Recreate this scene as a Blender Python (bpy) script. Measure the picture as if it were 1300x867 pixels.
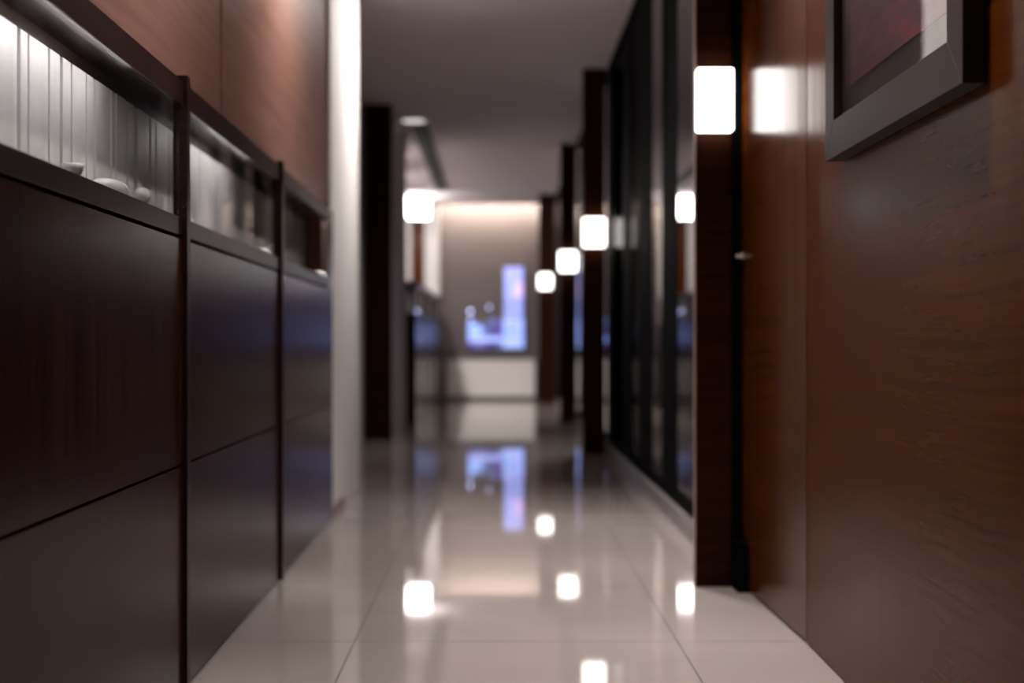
import bpy, bmesh, math, random
from mathutils import Vector

# ------------------------------------------------------------------ scene, camera, light
SC = bpy.context.scene
for o in list(bpy.data.objects):
    bpy.data.objects.remove(o)
COL = SC.collection
random.seed(7)

cam_d = bpy.data.cameras.new('camera')
cam = bpy.data.objects.new('camera', cam_d)
COL.objects.link(cam)
cam.location = (0, 0, 0.8)
cam.rotation_euler = (math.pi / 2, 0, 0)
cam_d.sensor_width = 36.0
cam_d.lens = 50.0
cam_d.shift_x = 21.0 / 1300
cam_d.shift_y = 1.5 / 1300
cam_d.clip_start = 0.05
cam_d.dof.use_dof = True
cam_d.dof.focus_distance = 2.75
cam_d.dof.aperture_fstop = 2.0
SC.camera = cam

world = bpy.data.worlds.new('world')
SC.world = world
world.use_nodes = True
world.node_tree.nodes['Background'].inputs[0].default_value = (0.01, 0.01, 0.012, 1)
world.node_tree.nodes['Background'].inputs[1].default_value = 1.0

SC.view_settings.view_transform = 'Standard'
SC.view_settings.look = 'None'
SC.view_settings.exposure = 0.0
SC.view_settings.gamma = 1.0
SC.view_settings.use_curve_mapping = False
try:
    SC.cycles.use_denoising = True
    SC.cycles.max_bounces = 10
    SC.cycles.glossy_bounces = 6
    SC.cycles.transparent_max_bounces = 16
    SC.cycles.sample_clamp_indirect = 6.0
except Exception:
    pass

CEIL = 2.76
# ceiling downlights: (x, y, power); the first stretch of ceiling is above the frame
DOWNLIGHTS = [(0.46, 2.5, 8.5), (0.46, 3.8, 9.0), (0.46, 5.1, 9.0), (0.46, 6.4, 7.5)]      # straight down, narrow beams
WASHERS = [(0.10, 2.9, 26), (0.10, 5.1, 23), (0.25, 7.8, 26)]                             # turned onto the left-hand wall
# unseen fill lights, added behind piers and blades to brighten the far stretch
FAR_FILLS = [(-1.20, 9.4, 26), (-1.12, 14.4, 44), (-1.12, 16.4, 50), (0.745, 10.55, 17), (0.735, 14.4, 15)]


def lamp(name, x, y, power, size=0.13, col=(1.0, 0.93, 0.89), spread=150, tilt=0.0, aim=0.0):
    l = bpy.data.lights.new(name, 'AREA')
    l.shape = 'DISK'
    l.size = size
    l.energy = power
    l.color = col
    l.spread = math.radians(spread)
    o = bpy.data.objects.new(name, l)
    COL.objects.link(o)
    o.location = (x, y, CEIL - 0.016)
    o.rotation_euler = (aim, tilt, 0)
    return o


for x, y, p in DOWNLIGHTS:
    lamp('downlight_or_fill_beam', x, y, p, spread=64)
for x, y, p in WASHERS:
    lamp('washer_beam', x, y, p, tilt=1.0, aim=-0.25 if y > 7 else 0.0, spread=105 if y > 7 else 95)
for x, y, p in FAR_FILLS:
    lamp('downlight_or_fill_beam', x, y, p, aim=0.6 if y > 14 else 0.0, spread=130)


# ------------------------------------------------------------------ helpers
def tag(o, label=None, cat=None, group=None, kind=None):
    if label: o['label'] = label
    if cat: o['category'] = cat
    if group: o['group'] = group
    if kind: o['kind'] = kind
    return o


def empty(name, loc=(0, 0, 0), rz=0.0):
    o = bpy.data.objects.new(name, None)
    o.empty_display_size = 0.1
    COL.objects.link(o)
    o.location = loc
    o.rotation_euler = (0, 0, rz)
    return o


def link(name, me, mat, parent=None, loc=(0, 0, 0), rz=0.0):
    o = bpy.data.objects.new(name, me)
    COL.objects.link(o)
    if mat is not None and not me.materials:
        me.materials.append(mat)
    o.location = loc
    o.rotation_euler = (0, 0, rz)
    if parent is not None:
        o.parent = parent
    return o


def bm_box(bm, x0, x1, y0, y1, z0, z1):
    vs = [bm.verts.new(c) for c in ((x0, y0, z0), (x1, y0, z0), (x1, y1, z0), (x0, y1, z0),
                                    (x0, y0, z1), (x1, y0, z1), (x1, y1, z1), (x0, y1, z1))]
    for f in ((0, 3, 2, 1), (4, 5, 6, 7), (0, 1, 5, 4), (1, 2, 6, 5), (2, 3, 7, 6), (3, 0, 4, 7)):
        bm.faces.new([vs[i] for i in f])


def finish(bm, name, bevel=0.0, seg=1, smooth=False):
    if bevel > 0:
        bmesh.ops.bevel(bm, geom=list(bm.edges), offset=bevel, segments=seg, affect='EDGES', profile=0.5)
    bmesh.ops.recalc_face_normals(bm, faces=list(bm.faces))
    me = bpy.data.meshes.new(name)
    bm.to_mesh(me)
    bm.free()
    if smooth:
        for p in me.polygons:
            p.use_smooth = True
    return me


def box(name, mat, ext, parent=None, bevel=0.0, seg=1, loc=(0, 0, 0), rz=0.0):
    bm = bmesh.new()
    boxes = ext if isinstance(ext[0], (tuple, list)) else [ext]
    for e in boxes:
        bm_box(bm, *e)
    return link(name, finish(bm, name, bevel, seg), mat, parent, loc, rz)


def lathe(name, mat, prof, n=32, parent=None, loc=(0, 0, 0)):
    bm = bmesh.new()
    rings = []
    for r, z in prof:
        if r < 1e-5:
            rings.append([bm.verts.new((0, 0, z))])
        else:
            rings.append([bm.verts.new((r * math.cos(2 * math.pi * k / n), r * math.sin(2 * math.pi * k / n), z)) for k in range(n)])
    for a, b in zip(rings, rings[1:]):
        if len(a) == 1 and len(b) == 1:
            continue
        for k in range(n):
            q = (k + 1) % n
            if len(a) == 1:
                bm.faces.new((a[0], b[k], b[q]))
            elif len(b) == 1:
                bm.faces.new((a[k], a[q], b[0]))
            else:
                bm.faces.new((a[k], a[q], b[q], b[k]))
    return link(name, finish(bm, name, smooth=True), mat, parent, loc)


def copy_tree(o, parent=None):
    c = o.copy()
    COL.objects.link(c)
    c.parent = parent
    for ch in list(o.children):
        copy_tree(ch, c)
    return c


# ------------------------------------------------------------------ materials
def new_mat(name):
    m = bpy.data.materials.new(name)
    m.use_nodes = True
    nt = m.node_tree
    return m, nt, nt.nodes['Principled BSDF']


def plain(name, col, rough=0.5, metal=0.0, spec=0.5, coat=0.0, bump=0.0, bscale=40.0, vary=0.06):
    m, nt, b = new_mat(name)
    N, L = nt.nodes, nt.links
    tc = N.new('ShaderNodeTexCoord')
    no = N.new('ShaderNodeTexNoise')
    no.inputs['Scale'].default_value = bscale
    no.inputs['Detail'].default_value = 4
    L.new(tc.outputs['Object'], no.inputs['Vector'])
    mx = N.new('ShaderNodeMix')
    mx.data_type = 'RGBA'
    mx.inputs[6].default_value = tuple(c * (1 - vary) for c in col) + (1,)
    mx.inputs[7].default_value = tuple(min(1, c * (1 + vary)) for c in col) + (1,)
    L.new(no.outputs['Fac'], mx.inputs[0])
    L.new(mx.outputs[2], b.inputs['Base Color'])
    b.inputs['Roughness'].default_value = rough
    b.inputs['Metallic'].default_value = metal
    b.inputs['Specular IOR Level'].default_value = spec
    b.inputs['Coat Weight'].default_value = coat
    b.inputs['Coat Roughness'].default_value = 0.08
    if bump > 0:
        bp = N.new('ShaderNodeBump')
        bp.inputs['Strength'].default_value = bump
        bp.inputs['Distance'].default_value = 0.002
        L.new(no.outputs['Fac'], bp.inputs['Height'])
        L.new(bp.outputs[0], b.inputs['Normal'])
    return m


def wood(name, dark, light, grain_axis='Y', rough=0.32, coat=0.3, coat_rough=0.12, bump=0.08, scale=1.0, wav=1.0, spec=0.5, wave_bump=0.0):
    """veneer: fine long fibres along grain_axis plus slow figure"""
    m, nt, b = new_mat(name)
    N, L = nt.nodes, nt.links
    tc = N.new('ShaderNodeTexCoord')
    # slow distortion
    n0 = N.new('ShaderNodeTexNoise')
    n0.inputs['Scale'].default_value = 2.2 * scale
    n0.inputs['Detail'].default_value = 2
    L.new(tc.outputs['Object'], n0.inputs['Vector'])
    va = N.new('ShaderNodeVectorMath')
    va.operation = 'MULTIPLY_ADD'
    L.new(n0.outputs['Color'], va.inputs[0])
    va.inputs[1].default_value = (0.05 * wav,) * 3
    L.new(tc.outputs['Object'], va.inputs[2])
    mp = N.new('ShaderNodeMapping')
    s = {'X': (1.6, 150, 150), 'Y': (150, 1.6, 150), 'Z': (150, 150, 1.6)}[grain_axis]
    mp.inputs['Scale'].default_value = tuple(v * scale for v in s)
    L.new(va.outputs[0], mp.inputs['Vector'])
    n1 = N.new('ShaderNodeTexNoise')
    n1.inputs['Scale'].default_value = 1.0
    n1.inputs['Detail'].default_value = 5
    n1.inputs['Roughness'].default_value = 0.65
    L.new(mp.outputs[0], n1.inputs['Vector'])
    mp2 = N.new('ShaderNodeMapping')
    s2 = {'X': (0.9, 55, 55), 'Y': (55, 0.9, 55), 'Z': (55, 55, 0.9)}[grain_axis]
    mp2.inputs['Scale'].default_value = tuple(v * scale for v in s2)
    L.new(va.outputs[0], mp2.inputs['Vector'])
    n2 = N.new('ShaderNodeTexNoise')
    n2.inputs['Scale'].default_value = 1.0
    n2.inputs['Detail'].default_value = 3
    L.new(mp2.outputs[0], n2.inputs['Vector'])
    ad = N.new('ShaderNodeMath')
    ad.operation = 'MULTIPLY_ADD'
    L.new(n1.outputs['Fac'], ad.inputs[0])
    ad.inputs[1].default_value = 0.18
    ml = N.new('ShaderNodeMath')
    ml.operation = 'MULTIPLY'
    L.new(n2.outputs['Fac'], ml.inputs[0])
    ml.inputs[1].default_value = 0.82
    L.new(ml.outputs[0], ad.inputs[2])
    rp = N.new('ShaderNodeValToRGB')
    rp.color_ramp.elements[0].position = 0.34
    rp.color_ramp.elements[0].color = tuple(dark) + (1,)
    rp.color_ramp.elements[1].position = 0.66
    rp.color_ramp.elements[1].color = tuple(light) + (1,)
    L.new(ad.outputs[0], rp.inputs[0])
    L.new(rp.outputs[0], b.inputs['Base Color'])
    b.inputs['Roughness'].default_value = rough
    b.inputs['Specular IOR Level'].default_value = spec
    b.inputs['Coat Weight'].default_value = coat
    b.inputs['Coat Roughness'].default_value = coat_rough
    bp = N.new('ShaderNodeBump')
    bp.inputs['Strength'].default_value = bump
    bp.inputs['Distance'].default_value = 0.0006
    L.new(n1.outputs['Fac'], bp.inputs['Height'])
    if wave_bump > 0:          # slow unevenness of the lacquered board
        mp3 = N.new('ShaderNodeMapping')
        mp3.inputs['Scale'].default_value = (1, 14, 0.6)
        L.new(tc.outputs['Object'], mp3.inputs['Vector'])
        n3 = N.new('ShaderNodeTexNoise')
        n3.inputs['Scale'].default_value = 1.0
        n3.inputs['Detail'].default_value = 1
        L.new(mp3.outputs[0], n3.inputs['Vector'])
        b2 = N.new('ShaderNodeBump')
        b2.inputs['Strength'].default_value = 1.0
        b2.inputs['Distance'].default_value = wave_bump
        L.new(n3.outputs['Fac'], b2.inputs['Height'])
        L.new(b2.outputs[0], bp.inputs['Normal'])
    L.new(bp.outputs[0], b.inputs['Normal'])
    return m


def emit(name, col, strength):
    m = bpy.data.materials.new(name)
    m.use_nodes = True
    nt = m.node_tree
    nt.nodes.clear()
    e = nt.nodes.new('ShaderNodeEmission')
    e.inputs[0].default_value = tuple(col) + (1,)
    e.inputs[1].default_value = strength
    o = nt.nodes.new('ShaderNodeOutputMaterial')
    nt.links.new(e.outputs[0], o.inputs[0])
    return m


def glass(name, tint=(1, 1, 1), rough=0.0, refl=(1, 1, 1), scale=1.0):
    """thin pane: see-through with mirror reflection that grows towards grazing angles (Schlick)"""
    m = bpy.data.materials.new(name)
    m.use_nodes = True
    nt = m.node_tree
    nt.nodes.clear()
    N, L = nt.nodes, nt.links
    tr = N.new('ShaderNodeBsdfTransparent')
    tr.inputs[0].default_value = tuple(tint) + (1,)
    gl = N.new('ShaderNodeBsdfGlossy')
    gl.inputs['Roughness'].default_value = rough
    gl.inputs[0].default_value = tuple(refl) + (1,)
    lw = N.new('ShaderNodeLayerWeight')
    lw.inputs[0].default_value = 0.5
    pw = N.new('ShaderNodeMath'); pw.operation = 'POWER'
    L.new(lw.outputs['Facing'], pw.inputs[0])
    pw.inputs[1].default_value = 5.0
    ma = N.new('ShaderNodeMath'); ma.operation = 'MULTIPLY_ADD'
    L.new(pw.outputs[0], ma.inputs[0])
    ma.inputs[1].default_value = 0.96 * scale
    ma.inputs[2].default_value = 0.04 * scale
    mx = N.new('ShaderNodeMixShader')
    L.new(ma.outputs[0], mx.inputs[0])
    L.new(tr.outputs[0], mx.inputs[1])
    L.new(gl.outputs[0], mx.inputs[2])
    o = N.new('ShaderNodeOutputMaterial')
    L.new(mx.outputs[0], o.inputs[0])
    return m


def tile_mat():
    m, nt, b = new_mat('polished_tile')
    N, L = nt.nodes, nt.links
    tc = N.new('ShaderNodeTexCoord')
    oi = N.new('ShaderNodeObjectInfo')
    va = N.new('ShaderNodeVectorMath')
    L.new(tc.outputs['Object'], va.inputs[0])
    L.new(oi.outputs['Location'], va.inputs[1])
    n1 = N.new('ShaderNodeTexNoise')
    n1.inputs['Scale'].default_value = 260
    n1.inputs['Detail'].default_value = 3
    L.new(va.outputs[0], n1.inputs['Vector'])
    n2 = N.new('ShaderNodeTexNoise')
    n2.inputs['Scale'].default_value = 3
    n2.inputs['Detail'].default_value = 3
    L.new(va.outputs[0], n2.inputs['Vector'])
    ad = N.new('ShaderNodeMath'); ad.operation = 'ADD'
    L.new(n1.outputs['Fac'], ad.inputs[0]); L.new(n2.outputs['Fac'], ad.inputs[1])
    rp = N.new('ShaderNodeValToRGB')
    rp.color_ramp.elements[0].position = 0.6
    rp.color_ramp.elements[0].color = (0.385, 0.34, 0.32, 1)
    rp.color_ramp.elements[1].position = 1.4
    rp.color_ramp.elements[1].color = (0.45, 0.40, 0.375, 1)
    mr = N.new('ShaderNodeMapRange')
    mr.inputs[1].default_value = 0.6; mr.inputs[2].default_value = 1.4
    rp.color_ramp.elements[0].position = 0.0; rp.color_ramp.elements[1].position = 1.0
    L.new(ad.outputs[0], mr.inputs[0]); L.new(mr.outputs[0], rp.inputs[0])
    L.new(rp.outputs[0], b.inputs['Base Color'])
    b.inputs['Roughness'].default_value = 0.03
    b.inputs['Specular IOR Level'].default_value = 1.0
    # very slow waviness of the polished surface
    n3 = N.new('ShaderNodeTexNoise')
    n3.inputs['Scale'].default_value = 9
    n3.inputs['Detail'].default_value = 1
    L.new(va.outputs[0], n3.inputs['Vector'])
    bp = N.new('ShaderNodeBump')
    bp.inputs['Strength'].default_value = 0.008
    bp.inputs['Distance'].default_value = 0.004
    L.new(n3.outputs['Fac'], bp.inputs['Height'])
    L.new(bp.outputs[0], b.inputs['Normal'])
    return m


def art_mat():
    m, nt, b = new_mat('abstract_print')
    N, L = nt.nodes, nt.links
    tc = N.new('ShaderNodeTexCoord')
    mp = N.new('ShaderNodeMapping')
    mp.inputs['Rotation'].default_value = (0.6, 0, 0)
    mp.inputs['Scale'].default_value = (8, 2.2, 9)
    L.new(tc.outputs['Object'], mp.inputs[0])
    n1 = N.new('ShaderNodeTexNoise')
    n1.inputs['Scale'].default_value = 2.0
    n1.inputs['Detail'].default_value = 8
    n1.inputs['Distortion'].default_value = 1.2
    L.new(mp.outputs[0], n1.inputs['Vector'])
    rp = N.new('ShaderNodeValToRGB')
    e = rp.color_ramp.elements
    e[0].position = 0.3; e[0].color = (0.050, 0.022, 0.048, 1)
    e[1].position = 0.72; e[1].color = (0.36, 0.045, 0.07, 1)
    k = e.new(0.52); k.color = (0.14, 0.045, 0.085, 1)
    L.new(n1.outputs['Fac'], rp.inputs[0])
    L.new(rp.outputs[0], b.inputs['Base Color'])
    b.inputs['Roughness'].default_value = 0.6
    bp = N.new('ShaderNodeBump')
    bp.inputs['Strength'].default_value = 0.4
    bp.inputs['Distance'].default_value = 0.004
    L.new(n1.outputs['Fac'], bp.inputs['Height'])
    L.new(bp.outputs[0], b.inputs['Normal'])
    return m


M = {}
M['tile'] = tile_mat()
M['grout'] = plain('grout', (0.10, 0.085, 0.08), 0.8)
M['ceiling'] = plain('ceiling_paint', (0.76, 0.675, 0.69), 0.85, spec=0.2, vary=0.02)
M['white'] = plain('white_paint', (0.80, 0.77, 0.755), 0.55, spec=0.3, vary=0.02)
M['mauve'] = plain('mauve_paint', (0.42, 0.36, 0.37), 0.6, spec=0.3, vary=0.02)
M['taupe'] = plain('taupe_paint', (0.130, 0.106, 0.106), 0.6, spec=0.3, vary=0.03)
M['wood_right'] = wood('cherry_veneer', (0.067, 0.0152, 0.0016), (0.099, 0.0250, 0.0036), 'Y', rough=0.24, coat=0.0, spec=0.06, bump=0.008, wave_bump=0.0006)
M['door_wood'] = wood('cherry_door_veneer', (0.056, 0.0130, 0.0013), (0.104, 0.0265, 0.0040), 'Y', rough=0.20, coat=0.0, spec=0.16, bump=0.02, wave_bump=0.0006)
M['wood_left'] = wood('mahogany_veneer', (0.160, 0.070, 0.050), (0.255, 0.124, 0.096), 'Y', rough=0.30, coat=0.0, spec=0.3)
M['wenge'] = wood('wenge_veneer', (0.0130, 0.0030, 0.0015), (0.042, 0.0130, 0.0085), 'Z', rough=0.22, coat=0.0, spec=0.06, bump=0.08)
M['wenge_trim'] = wood('wenge_solid', (0.012, 0.0048, 0.0040), (0.030, 0.013, 0.011), 'Y', rough=0.3, coat=0.0, spec=0.1)
M['blade'] = wood('dark_walnut', (0.014, 0.0035, 0.0016), (0.028, 0.008, 0.0035), 'X', rough=0.4, coat=0.0, spec=0.05)
M['edge'] = plain('pale_edge_banding', (0.36, 0.25, 0.20), 0.4)
M['black'] = plain('black_metal', (0.003, 0.003, 0.0035), 0.6, spec=0.01)
M['shadow_gap'] = plain('black_recess', (0.004, 0.0035, 0.0035), 0.8, spec=0.1)
M['kerb'] = plain('grey_stone', (0.20, 0.18, 0.18), 0.25)
M['chrome'] = plain('brushed_chrome', (0.75, 0.74, 0.72), 0.18, metal=1.0)
M['frame'] = plain('charcoal_frame', (0.028, 0.0200, 0.0225), 0.5, spec=0.35, vary=0.1, bscale=90)
M['mat'] = plain('dark_mount', (0.028, 0.022, 0.025), 0.6)
M['art'] = art_mat()
M['glass'] = glass('clear_glass', (0.965, 0.97, 0.965))
M['glass_dark'] = glass('tinted_glass', (0.35, 0.35, 0.38))
M['glass_dimmed'] = glass('dimmed_reflection_glass', (0.25, 0.25, 0.28), rough=0.06, scale=0.10)  # no real film: mirror strength cut in the shader to dim lamp reflections
M['picture_glass'] = glass('picture_glass', (0.97, 0.97, 0.97), scale=0.7)
M['stone_white'] = plain('white_counter', (0.86, 0.83, 0.80), 0.35, vary=0.03)
M['stone_grey'] = plain('grey_counter_top', (0.16, 0.15, 0.15), 0.3)
M['porcelain'] = plain('white_porcelain', (0.9, 0.9, 0.88), 0.25, vary=0.01)
M['lamp'] = emit('lamp_diffuser', (1.0, 0.94, 0.90), 6.0)
M['lamp_print'] = emit('lamp_diffuser_print', (1.0, 0.92, 0.88), 0.93)
M['lamp_far'] = emit('ceiling_lamp_diffuser', (1.0, 0.96, 0.94), 18.0)
M['cove'] = emit('cove_strip', (1.0, 0.90, 0.74), 120.0)
M['case_led'] = emit('case_led', (1.0, 0.97, 0.96), 40.0)
M['lens'] = emit('downlight_lens', (1.0, 0.93, 0.88), 3.0)
M['lens_dim'] = emit('downlight_lens_dim', (1.0, 0.92, 0.93), 1.1)
M['diffuser'] = plain('grey_diffuser', (0.10, 0.10, 0.10), 0.5)
M['case_back'] = plain('white_display_board', (0.74, 0.72, 0.715), 0.5, vary=0.02)

# ------------------------------------------------------------------ floor
TW, TX0, TY0 = 0.864, -0.377, 3.81
floor = box('floor', M['grout'], (-2.2, 3.0, -3.0, 20.9, -0.10, -0.0035))
tag(floor, 'polished beige stone floor laid in large square tiles', kind='structure')
bm = bmesh.new()
g = 0.0018
bm_box(bm, g, TW - g, g, TW - g, -0.010, 0.0)
tile_me = finish(bm, 'tile')
for iy in range(-5, 20):
    for ix in range(-1, 2):
        link('tile', tile_me, M['tile'], floor, (TX0 + ix * TW, TY0 + iy * TW, 0))

# ------------------------------------------------------------------ ceiling
ceiling = box('ceiling', M['ceiling'], [(-2.2, 3.0, -3.0, 20.16, CEIL, CEIL + 0.12)])
tag(ceiling, 'plain painted corridor ceiling', kind='structure')
box('cove_lid', M['ceiling'], (-2.2, 3.0, 20.16, 20.9, CEIL + 0.30, CEIL + 0.36), ceiling)
box('cove_upstand', M['ceiling'], (-2.2, 3.0, 20.12, 20.16, CEIL + 0.12, CEIL + 0.36), ceiling)
box('cove_light', M['cove'], (-0.78, 0.80, 20.17, 20.20, CEIL + 0.06, CEIL + 0.09), ceiling)

# ------------------------------------------------------------------ outer walls
w = box('wall_back', M['taupe'], (-0.80, 0.86, 20.45, 20.6, 0, CEIL + 0.30))
tag(w, 'taupe end wall washed by the cove light', kind='structure')
w = box('wall_behind_camera', M['taupe'], (-2.2, 3.0, -3.1, -3.0, 0, CEIL))
tag(w, 'taupe wall closing the corridor behind the viewer', kind='structure')
w = box('wall_left', M['shadow_gap'], (-1.15, -0.94, -3.0, 6.50, 0, CEIL))
tag(w, 'dark wall carrying the display cases', kind='structure')

LYAW = 0.0079          # the left-hand row runs slightly outwards


def leftx(y, x0=-0.7162):
    return x0 - LYAW * (y - 3.343)


# mahogany panelling above the display cases
pan = empty('wall_panelling_left', (leftx(0, -0.755), 0, 0), LYAW)
tag(pan, 'reddish brown wood panelling above the display cases', kind='structure')
JY = 3.94
for y0, y1 in ((-3.0, -1.55), (-1.53, 0.28), (0.30, 2.06), (2.08, JY - 0.020), (JY + 0.020, 6.51)):
    box('wood_panel', M['wood_left'], (-0.16, 0.0, y0, y1, 1.405, CEIL), pan, bevel=0.0015)
box('joint_strip', M['wood_left'], (-0.16, -0.006, JY - 0.014, JY + 0.014, 1.405, CEIL), pan)
box('low_panel', M['wenge'], (-0.16, 0.03, -3.0, 1.70, 0.0, 1.40), pan)

# white pier after the first row of cases, recess, dark blade, mauve pier
w = box('wall_pier_left', M['white'], (-1.6, -0.757, 6.52, 7.86, 0, CEIL), bevel=0.002)
tag(w, 'white painted pier at the end of the near display cases', kind='structure')
w = box('trim_1', M['wenge'], (-0.16, -0.004, 6.340, 6.515, 0, 1.398), bevel=0.001, loc=(leftx(0), 0, 0), rz=LYAW)
tag(w, 'dark filler panel between display cases and white pier', kind='structure')
w = box('baseboard_left', M['wood_left'], (-0.757, -0.745, 6.53, 7.05, 0, 0.035), bevel=0.001)
tag(w, 'thin brown baseboard at the foot of the white pier', kind='structure')
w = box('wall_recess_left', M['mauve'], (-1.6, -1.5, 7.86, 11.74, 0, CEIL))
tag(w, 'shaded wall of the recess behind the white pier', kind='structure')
w = box('wall_glazed_left', M['white'], (-1.30, -1.10, 9.2, 11.74, 0, CEIL), bevel=0.002)
tag(w, 'grey wall face between white pier and dark pillar', kind='structure')
w = box('pillar_left', M['blade'], (-1.075, -0.852, 11.70, 11.76, 0, CEIL - 0.002), bevel=0.002)
tag(w, 'dark brown full height wood blade on the left side', kind='structure')
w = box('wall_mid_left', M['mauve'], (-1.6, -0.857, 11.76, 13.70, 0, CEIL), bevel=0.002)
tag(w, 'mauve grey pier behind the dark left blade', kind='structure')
w = box('wall_far_left', M['white'], (-1.7, -1.30, 13.70, 20.6, 0, CEIL))
tag(w, 'white wall beside the far display cases', kind='structure')
w = box('wall_far_corner', M['white'], [(-1.30, -1.20, 20.2, 20.6, 0, CEIL + 0.3)])
tag(w, 'white corner wall at the far end', kind='structure')
w = box('wall_wood_strip', M['wood_right'], (-1.20, -1.0, 20.22, 20.6, 0, CEIL + 0.3))
tag(w, 'narrow brown wood strip on the far corner', kind='structure')
w = box('wall_white_strip', M['white'], (-1.0, -0.80, 20.1, 20.6, 0, CEIL + 0.1))
tag(w, 'white column edge beside the end wall', kind='structure')

# ------------------------------------------------------------------ right: wood wall, door leaf, jamb
RYAW = -0.0114


def rightx(y, x0=0.8212):
    return x0 + 0.0114 * (y - 3.343)


wr = box('wall_right', M['shadow_gap'], (0.03, 0.20, -3.0, 4.80, 0, CEIL), loc=(rightx(0), 0, 0), rz=RYAW)
tag(wr, 'cherry wood panelled wall on the right side', kind='structure')
for y0, y1 in ((-3.0, -1.70), (-1.697, 0.05), (0.053, 1.80), (1.803, 3.770)):
    box('wood_panel', M['wood_right'], (0.0, 0.03, y0, y1, 0.004, CEIL), wr, bevel=0.0012)
# door leaf flush with the wall, barely ajar
dr = empty('door_1', (rightx(3.778), 3.778, 0), RYAW + 0.030)
tag(dr, 'flush cherry wood door leaf with small lock', kind='structure')
box('door_leaf', M['door_wood'], (0.0, 0.03, 0.0, 1.02, 0.006, CEIL - 0.01), dr, bevel=0.0012)
lk = lathe('lock', M['chrome'], [(0, 0.0), (0.013, 0.0), (0.015, 0.004), (0.013, 0.010), (0.008, 0.012), (0.008, 0.022), (0.011, 0.026), (0.011, 0.032), (0, 0.034)], 20, dr, (0.0, 0.87, 1.083))
lk.rotation_euler = (0, -math.pi / 2, 0)
lk.scale = (0.75, 0.75, 0.75)
jb = box('door_2', M['black'], (0.772, 0.99, 4.80, 4.92, 0, CEIL), bevel=0.002)
tag(jb, 'black jamb closing the gap beside the door leaf', kind='structure')
box('plinth_block', M['black'], (0.772, 0.838, 4.545, 4.66, 0, 0.157), jb, bevel=0.002)
box('jamb_lining', M['black'], (0.7725, 0.805, 4.66, 4.80, 0, CEIL), jb)

# ------------------------------------------------------------------ right: shopfront
sf = empty('window_1', (0, 0, 0))
tag(sf, 'black framed floor to ceiling shopfront glazing along the corridor', kind='structure')
box('sill', M['kerb'], (0.785, 0.90, 4.92, 20.45, 0, 0.085), sf, bevel=0.003)
box('bottom_rail', M['black'], (0.80, 0.86, 4.92, 20.45, 0.085, 0.145), sf)
box('head_rail', M['black'], (0.795, 0.88, 4.92, 20.45, CEIL - 0.05, CEIL), sf)
STILES = [(4.92, 5.30), (6.33, 6.86), (7.35, 7.95), (8.48, 8.97), (9.66, 10.25), (10.9, 11.4), (12.0, 12.5), (13.1, 13.6), (14.2, 14.7),
          (15.3, 15.8), (16.4, 16.9), (17.5, 18.0), (18.6, 19.1), (19.8, 20.45)]
for a, b in STILES:
    box('stile', M['black'], (0.803, 0.86, a, b, 0.145, CEIL - 0.05), sf, bevel=0.002)
for (a0, a), (b, b1) in zip(STILES, STILES[1:]):
    L2 = (b - a) / 2
    box('pane', M['glass_dimmed'] if 7.9 < a < 9.5 else M['glass_dark'], (-0.004, 0.004, -L2, L2, 0.145, CEIL - 0.05), sf, loc=(0.813, a + L2, 0), rz=0.003)
w = box('wall_shop', M['mauve'], [(2.4, 2.5, 4.9, 20.6, 0, CEIL)])
tag(w, 'dim rear wall of the shop behind the glazing', kind='structure')
w = box('wall_shop_end', M['black'], [(0.99, 2.5, 4.80, 4.9, 0, CEIL)])
tag(w, 'dark end wall of the shop behind the door', kind='structure')
w = box('wall_shop_far', M['taupe'], [(0.86, 2.5, 20.45, 20.6, 0, CEIL)])
tag(w, 'far end wall of the shop', kind='structure')

# wood blades with light boxes
BL = [(4.658, 0.653, 0.772), (10.17, 0.622, 0.784), (14.02, 0.637, 0.784), (18.75, 0.570, 0.784)]
for i, (y, x0, x1) in enumerate(BL):
    p = empty('pillar_%d' % (i + 1), (0, 0, 0))
    box('blade_board', M['blade'], (x0 + 0.003, x1, y, y + 0.036, 0, CEIL - 0.002), p, bevel=0.001)
    box('edge_band', M['edge'] if i == 0 else M['blade'], (x0, x0 + 0.003, y + 0.001, y + 0.035, 0, CEIL - 0.002), p)
    tag(p, ['nearest wood blade beside the cherry door', 'second wood blade along the shopfront', 'third wood blade along the shopfront', 'farthest wood blade near the end wall'][i], kind='structure')


def light_box(x, y, z, wd, ht, label):
    """glowing box fixed to the face of a blade"""
    e = empty('wall_light', (x, y, z))
    tag(e, label, 'wall light', 'square wall lights on the wood blades')
    box('back_plate', M['black'], (-wd / 2 + 0.008, wd / 2 - 0.008, -0.008, 0.0, -ht / 2 + 0.008, ht / 2 - 0.008), e)
    sh = box('shade', M['lamp'], (-wd / 2, wd / 2, -0.058, -0.008, -ht / 2, ht / 2), e, bevel=0.006, seg=3)
    return e, sh


LBL = ['glowing white light box on the nearest wood blade, largest of the four',
       'glowing square light box on the second wood blade, beside black mullions',
       'glowing square light box on the third wood blade from the door',
       'smallest glowing light box, on the farthest blade near the end wall']
LW = [(0.7125, 0.117, 0.203, 1.588), (0.703, 0.155, 0.20, 1.585), (0.712, 0.165, 0.19, 1.60), (0.655, 0.165, 0.19, 1.605)]
for (y, x0, x1), (x, wd, ht, z), lb in zip(BL, LW, LBL):
    e, sh = light_box(x, y, z, wd, ht, lb)
    if y < 5:
        box('print_line', M['lamp_print'], (-0.022, 0.014, -0.0584, -0.0578, 0.074, 0.077), e)
        box('print_line', M['lamp_print'], (-0.020, 0.006, -0.0584, -0.0578, 0.052, 0.055), e)

# ------------------------------------------------------------------ display cases
UL = 1.54


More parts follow.
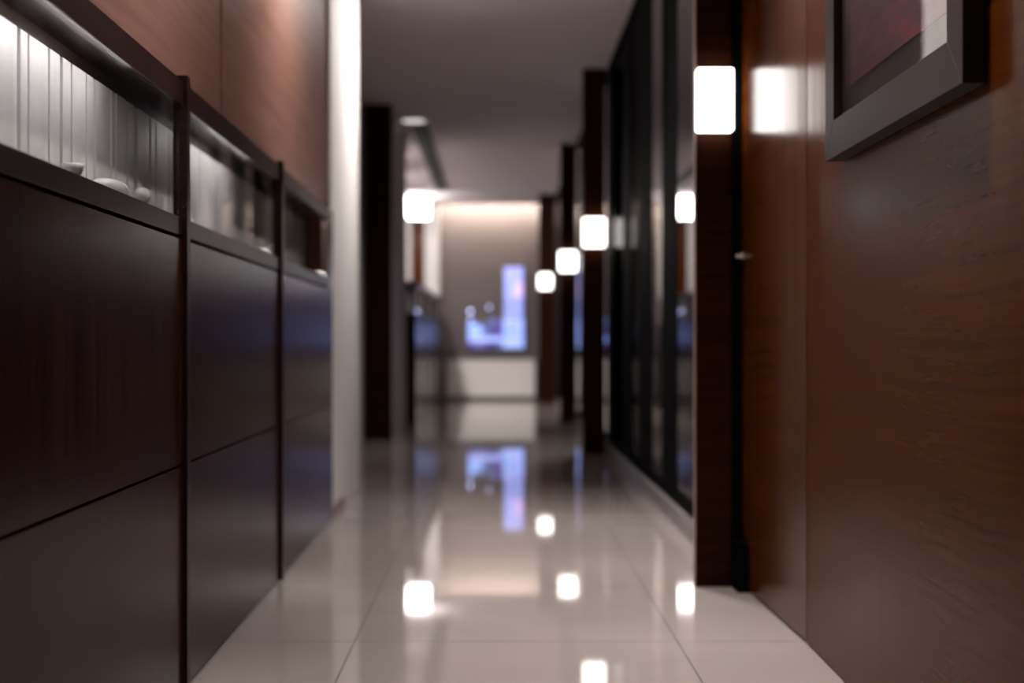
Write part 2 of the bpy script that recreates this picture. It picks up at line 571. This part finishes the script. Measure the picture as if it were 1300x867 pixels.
def make_case(full=True):
    t = empty('display_case')
    D = 0.15
    # carcass behind the fronts
    box('carcass', M['shadow_gap'], [(-D, -0.018, 0.034, UL - 0.003, 0.0, 1.040)], t)
    box('lower_panel', M['wenge'], (-0.018, 0.0, 0.042, UL - 0.002, 0.006, 0.517), t, bevel=0.001)
    box('upper_panel', M['wenge'], (-0.018, 0.0, 0.042, UL - 0.002, 0.523, 1.036), t, bevel=0.001)
    box('sill_rail', M['wenge_trim'], (-D, 0.0, 0.036, UL - 0.002, 1.044, 1.086), t, bevel=0.001)
    box('end_post', M['wenge_trim'], [(-D, 0.010, 0.0, 0.034, 0.0, 1.086), (-0.022, 0.010, 0.0, 0.034, 1.086, 1.412)], t)
    box('top_rail', M['wenge_trim'], [(-0.004, 0.0, 0.034, UL - 0.002, 1.343, 1.398), (-D, -0.022, 0.001, UL - 0.001, 1.372, 1.398), (-0.022, -0.004, 0.034, UL - 0.002, 1.372, 1.398)], t)
    box('light_strip', M['case_led'], (-0.017, -0.005, 0.06, 1.18, 1.364, 1.371), t)
    box('glass_pane', M['glass'], (-0.014, -0.008, 0.034, UL - 0.002, 1.086, 1.346), t)
    bl = box('back_lining', M['wenge_trim'], (-D, -0.118, 0.001, UL - 0.001, 1.0865, 1.372), t)
    rnd = random.Random(3)
    y = 0.004
    k = 0
    widths = [0.11, 0.045, 0.13, 0.03, 0.10, 0.075, 0.12, 0.035, 0.105, 0.06, 0.05, 0.09, 0.045, 0.11, 0.03, 0.08, 0.05, 0.06, 0.09, 0.05, 0.04, 0.07, 0.05, 0.06, 0.09, 0.05]
    while y < UL - 0.03 and k < len(widths):
        wd = min(widths[k], UL - 0.004 - y)
        box('display_board', M['case_back'], (-0.118, -0.104, y, y + wd, 1.086, 1.338), bl, bevel=0.001)
        y += wd + (0.020 if k % 3 == 0 else 0.012)
        k += 1
    return t


case = make_case()
GRP = 'dark wood display cases along the left side'
NEARL = ['dark wood display case nearest the viewer holding white dishes',
         'dark wood display case, middle one of the near row',
         'dark wood display case next to the white pier']
FARL = ['far display case starting at the mauve pier, first of the far row',
        'far display case, second of the far row',
        'far display case, third of the far row',
        'far display case at the end wall, last of the far row']
for i in range(3):
    c = case if i == 0 else copy_tree(case)
    y = 3.256 - UL + i * UL
    c.location = (leftx(y), y, 0)
    c.rotation_euler = (0, 0, LYAW)
    if i:                                    # lit only over part of its length
        for ch in list(c.children):
            if ch.name.startswith('light_strip'):
                bpy.data.objects.remove(ch)
    if i == 1:
        box('light_strip', M['case_led'], (-0.017, -0.005, 0.52, 1.10, 1.364, 1.371), c)
    tag(c, NEARL[i], 'display case', GRP)
for i in range(4):
    c = copy_tree(case)
    y = 13.74 + i * UL
    c.location = (-0.777 + 0.0057 * (y - 13.74), y, 0)
    c.rotation_euler = (0, 0, -0.0057)
    for ch in list(c.children):          # the far cases are not lit inside
        if ch.name.startswith('light_strip'):
            bpy.data.objects.remove(ch)
    tag(c, FARL[i], 'display case', GRP)

# white things inside the nearest case
def in_case(px, depth=0.060):
    """distance along the corridor at which the inside of the case shows at screen column px"""
    k = (px - 629) / 1805.0
    # x = leftx(y) - depth
    y = (-0.7162 + LYAW * 3.343 - depth) / (k + LYAW)
    return leftx(y) - depth, y


x, y = in_case(92)
d = lathe('display_dish', M['porcelain'], [(0, 0), (0.011, 0), (0.012, 0.004), (0.008, 0.009), (0.014, 0.018), (0.020, 0.030), (0.022, 0.039), (0.0205, 0.039), (0.016, 0.028), (0.0, 0.020)], 28, None, (x, y, 1.086))
tag(d, 'small white flared dish in the nearest display case', 'dish', 'white dishes in the nearest case')
x, y = in_case(139)
d = lathe('display_cushion', M['porcelain'], [(0, 0), (0.036, 0), (0.044, 0.010), (0.046, 0.022), (0.042, 0.032), (0.030, 0.038), (0.012, 0.041), (0, 0.0415)], 32, None, (x, y, 1.086))
d.scale = (0.72, 1.6, 1.0)
tag(d, 'wide white domed display cushion in the nearest case', 'display cushion')
x, y = in_case(181)
d = lathe('display_globe', M['porcelain'], [(0, 0), (0.012, 0), (0.012, 0.004), (0.005, 0.008), (0.005, 0.018), (0.012, 0.022), (0.017, 0.030), (0.0185, 0.038), (0.016, 0.047), (0.009, 0.053), (0, 0.055)], 24, None, (x, y, 1.086))
tag(d, 'small white ball on a foot near the first case post', 'ornament')

# ------------------------------------------------------------------ framed picture on the right wall
FY0, FY1, FZ0, FZ1 = 2.343, 3.368, 1.228, 2.05
pf = empty('picture_frame', (rightx(0) - 0.0005, 0, 0), RYAW)
tag(pf, 'framed dark abstract print hanging on the cherry wood wall', 'picture')
b_ = 0.086
T = 0.040


def mitre(name, pts):
    """frame bar from a quadrilateral in the wall plane (y, z), mitred at both ends"""
    bm = bmesh.new()
    fr = [bm.verts.new((-T, p[0], p[1])) for p in pts]
    bk = [bm.verts.new((0, p[0], p[1])) for p in pts]
    bm.faces.new(fr)
    bm.faces.new(bk[::-1])
    for k in range(4):
        q = (k + 1) % 4
        bm.faces.new((fr[k], bk[k], bk[q], fr[q]))
    return link(name, finish(bm, name, bevel=0.0012), M['frame'], pf)


o4 = [(FY0, FZ0), (FY1, FZ0), (FY1, FZ1), (FY0, FZ1)]
i4 = [(FY0 + b_, FZ0 + b_), (FY1 - b_, FZ0 + b_), (FY1 - b_, FZ1 - b_), (FY0 + b_, FZ1 - b_)]
for k in range(4):
    q = (k + 1) % 4
    mitre('frame_bar', [o4[k], o4[q], i4[q], i4[k]])
box('mount', M['mat'], (-0.012, -0.002, FY0 + b_ - 0.004, FY1 - b_ + 0.004, FZ0 + b_ - 0.004, FZ1 - b_ + 0.004), pf)
pr = box('print', M['art'], (-0.015, -0.012, FY0 + b_ + 0.06, FY1 - b_ - 0.06, FZ0 + b_ + 0.07, FZ1 - b_ - 0.07), pf)
pg = (FY0 + FY1) / 2
box('picture_glass', M['picture_glass'], (-0.0015, 0.0015, FY0 + b_ - pg, FY1 - b_ - pg, FZ0 + b_ - 0.003, FZ1 - b_ + 0.003), pf, loc=(-0.024, pg, 0), rz=0.009)

# ------------------------------------------------------------------ far end: counter and light panel
ct = empty('reception_counter', (-0.065, 19.9, 0))
tag(ct, 'low white counter in front of the end wall', 'counter')
box('body', M['stone_white'], (-0.62, 0.62, 0.0, 0.42, 0.05, 0.565), ct, bevel=0.004)
box('plinth', M['stone_grey'], (-0.60, 0.60, 0.02, 0.42, 0.0, 0.05), ct)
box('counter_top', M['stone_grey'], (-0.64, 0.64, -0.02, 0.44, 0.565, 0.615), ct, bevel=0.004)

lp = empty('light_panel', (0, 20.40, 0))
tag(lp, 'glowing blue and lavender stepped light panel above the counter', 'light panel')


def px_to(px, py, Y=20.38):
    return ((px - 629) / 1805 * Y, 0.8 + (435 - py) / 1805 * Y)


rnd = random.Random(11)
tiles = []
def led(col, s):
    key = 'led_%d' % len(tiles)
    tiles.append(key)
    return emit(key, col, s)

PAL_T = [(0.36, 0.42, 1.0), (0.44, 0.45, 1.0), (0.68, 0.50, 0.95), (0.46, 0.46, 1.0), (0.40, 0.42, 1.0)]
PAL_B = [(0.32, 0.46, 1.0), (0.38, 0.44, 1.0), (0.34, 0.22, 0.80), (0.28, 0.36, 0.95), (0.44, 0.50, 1.0), (0.34, 0.18, 0.60)]
# tower: two columns of slats
xa, zt = px_to(640, 339)
xb, zb = px_to(664, 403)
rows = 10
for r in range(rows):
    z1 = zt + (zb - zt) * r / rows
    z0 = zt + (zb - zt) * (r + 1) / rows
    for c in range(2):
        x0 = xa + (xb - xa) * c / 2
        x1 = xa + (xb - xa) * (c + 1) / 2
        col = PAL_T[2] if (3 <= r <= 5 and c == 1) else rnd.choice([PAL_T[0], PAL_T[1], PAL_T[4]])
        box('light_tile', led(col, 1.8 if r < 6 else 1.4), (x0 + 0.004, x1 - 0.004, -0.03, -0.005, z0 + 0.004, z1 - 0.006), lp)
# base block
xa2, zt2 = px_to(594, 404)
xb2, zb2 = px_to(665, 442)
rows, cols = 5, 8
for r in range(rows):
    z1 = zt2 + (zb2 - zt2) * r / rows
    z0 = zt2 + (zb2 - zt2) * (r + 1) / rows
    for c in range(cols):
        x0 = xa2 + (xb2 - xa2) * c / cols
        x1 = xa2 + (xb2 - xa2) * (c + 1) / cols
        if r == 0 and c in (1, 2):
            continue
        if c >= 5 or r == 3:
            col, s = rnd.choice([PAL_B[0], PAL_B[4], PAL_B[1]]), 1.6
        elif r in (1, 2) and c in (0, 1):
            col, s = PAL_B[0], 1.8
        elif c == 4 and r < 3:
            col, s = PAL_B[2], 0.55
        else:
            col, s = rnd.choice([PAL_B[1], PAL_B[3], PAL_B[2], PAL_B[5]]), rnd.uniform(0.3, 0.8)
        box('light_tile', led(col, s), (x0 + 0.004, x1 - 0.004, -0.03, -0.005, z0 + 0.004, z1 - 0.004), lp)
zz = px_to(0, 392)[1]
box('backing', M['stone_grey'], [(xa - 0.01, xb + 0.01, -0.005, 0.05, zb, zt + 0.01), (xa2 - 0.01, xb2 + 0.01, -0.005, 0.05, zb2 - 0.01, zt2 + 0.01)], lp)
for (px, py), s in zip(((597, 395), (597, 407), (621, 390)), (5.5, 4.0, 2.6)):
    x, z = px_to(px, py)
    b = lathe('bulb', emit('bulb_glow', (0.55, 0.60, 1.0), s), [(0, -0.022), (0.016, -0.016), (0.022, 0), (0.016, 0.016), (0, 0.022)], 16, lp, (x, -0.02, z))
    st = box('bulb_stem', M['stone_grey'], (-0.004, 0.004, 0.0, 0.06, -0.004, 0.004), lp, loc=(x, -0.005, z))

# ------------------------------------------------------------------ ceiling fittings
cl = empty('ceiling_lamp', (-1.03, 19.0, CEIL))
tag(cl, 'bright square ceiling lantern over the far display cases', 'ceiling lamp')
box('ceiling_plate', M['white'], (-0.10, 0.10, -0.10, 0.10, -0.02, 0.0), cl)
box('shade', M['lamp_far'], (-0.14, 0.14, -0.14, 0.14, -0.29, -0.02), cl, bevel=0.01, seg=2)

ad = empty('air_diffuser', (-0.685, 12.75, CEIL))
tag(ad, 'long dark slot air diffuser in the far ceiling', 'air diffuser')
LD = 5.5
box('diffuser_frame', M['diffuser'], [(-0.08, -0.065, 0, LD, -0.012, 0), (0.065, 0.08, 0, LD, -0.012, 0), (-0.065, 0.065, 0, 0.015, -0.012, 0), (-0.065, 0.065, LD - 0.015, LD, -0.012, 0)], ad)
box('diffuser_back', M['shadow_gap'], (-0.065, 0.065, 0.015, LD - 0.015, -0.003, 0), ad)
for k in range(4):
    xx = -0.039 + k * 0.026
    box('diffuser_slat', M['diffuser'], (xx - 0.004, xx + 0.004, 0.015, LD - 0.015, -0.011, -0.003), ad)


def downlight(x, y, label, lens, r=0.085):
    e = empty('downlight_or_fill', (x, y, CEIL))  # shared by the downlights and the added fill lights
    tag(e, label, 'downlight', 'recessed ceiling downlights')
    lathe('trim_ring', M['white'], [(r * 0.78, -0.003), (r * 0.80, -0.008), (r, -0.006), (r, 0.0)], 28, e)
    lathe('lens', lens, [(0, -0.003), (r * 0.78, -0.003), (r * 0.78, 0.0)], 28, e)
    return e


for (x, y, p), lb in zip(DOWNLIGHTS + WASHERS, (
        'recessed downlight above the framed picture near the viewer', 'recessed downlight above the cherry door leaf',
        'recessed downlight just past the nearest wood blade', 'recessed downlight above the first shopfront panes',
        'recessed wall washer opposite the nearest display case', 'recessed wall washer opposite the third near display case',
        'recessed wall washer opposite the white pier')):
    downlight(x, y, lb, M['lens'])
for (x, y, p), lb in zip(FAR_FILLS, ('added fill light in the recess behind the white pier', 'added fill light above the first far display case', 'added fill light above the second far display case', 'added fill light behind the second wood blade', 'added fill light behind the third wood blade')):  # fittings for the added, unseen fill lights
    downlight(x, y, lb, M['lens'], r=0.05 if x > 0 else 0.085)
downlight(-0.72, 12.55, 'pale recessed downlight beside the mauve pier', M['lens_dim'], r=0.14)
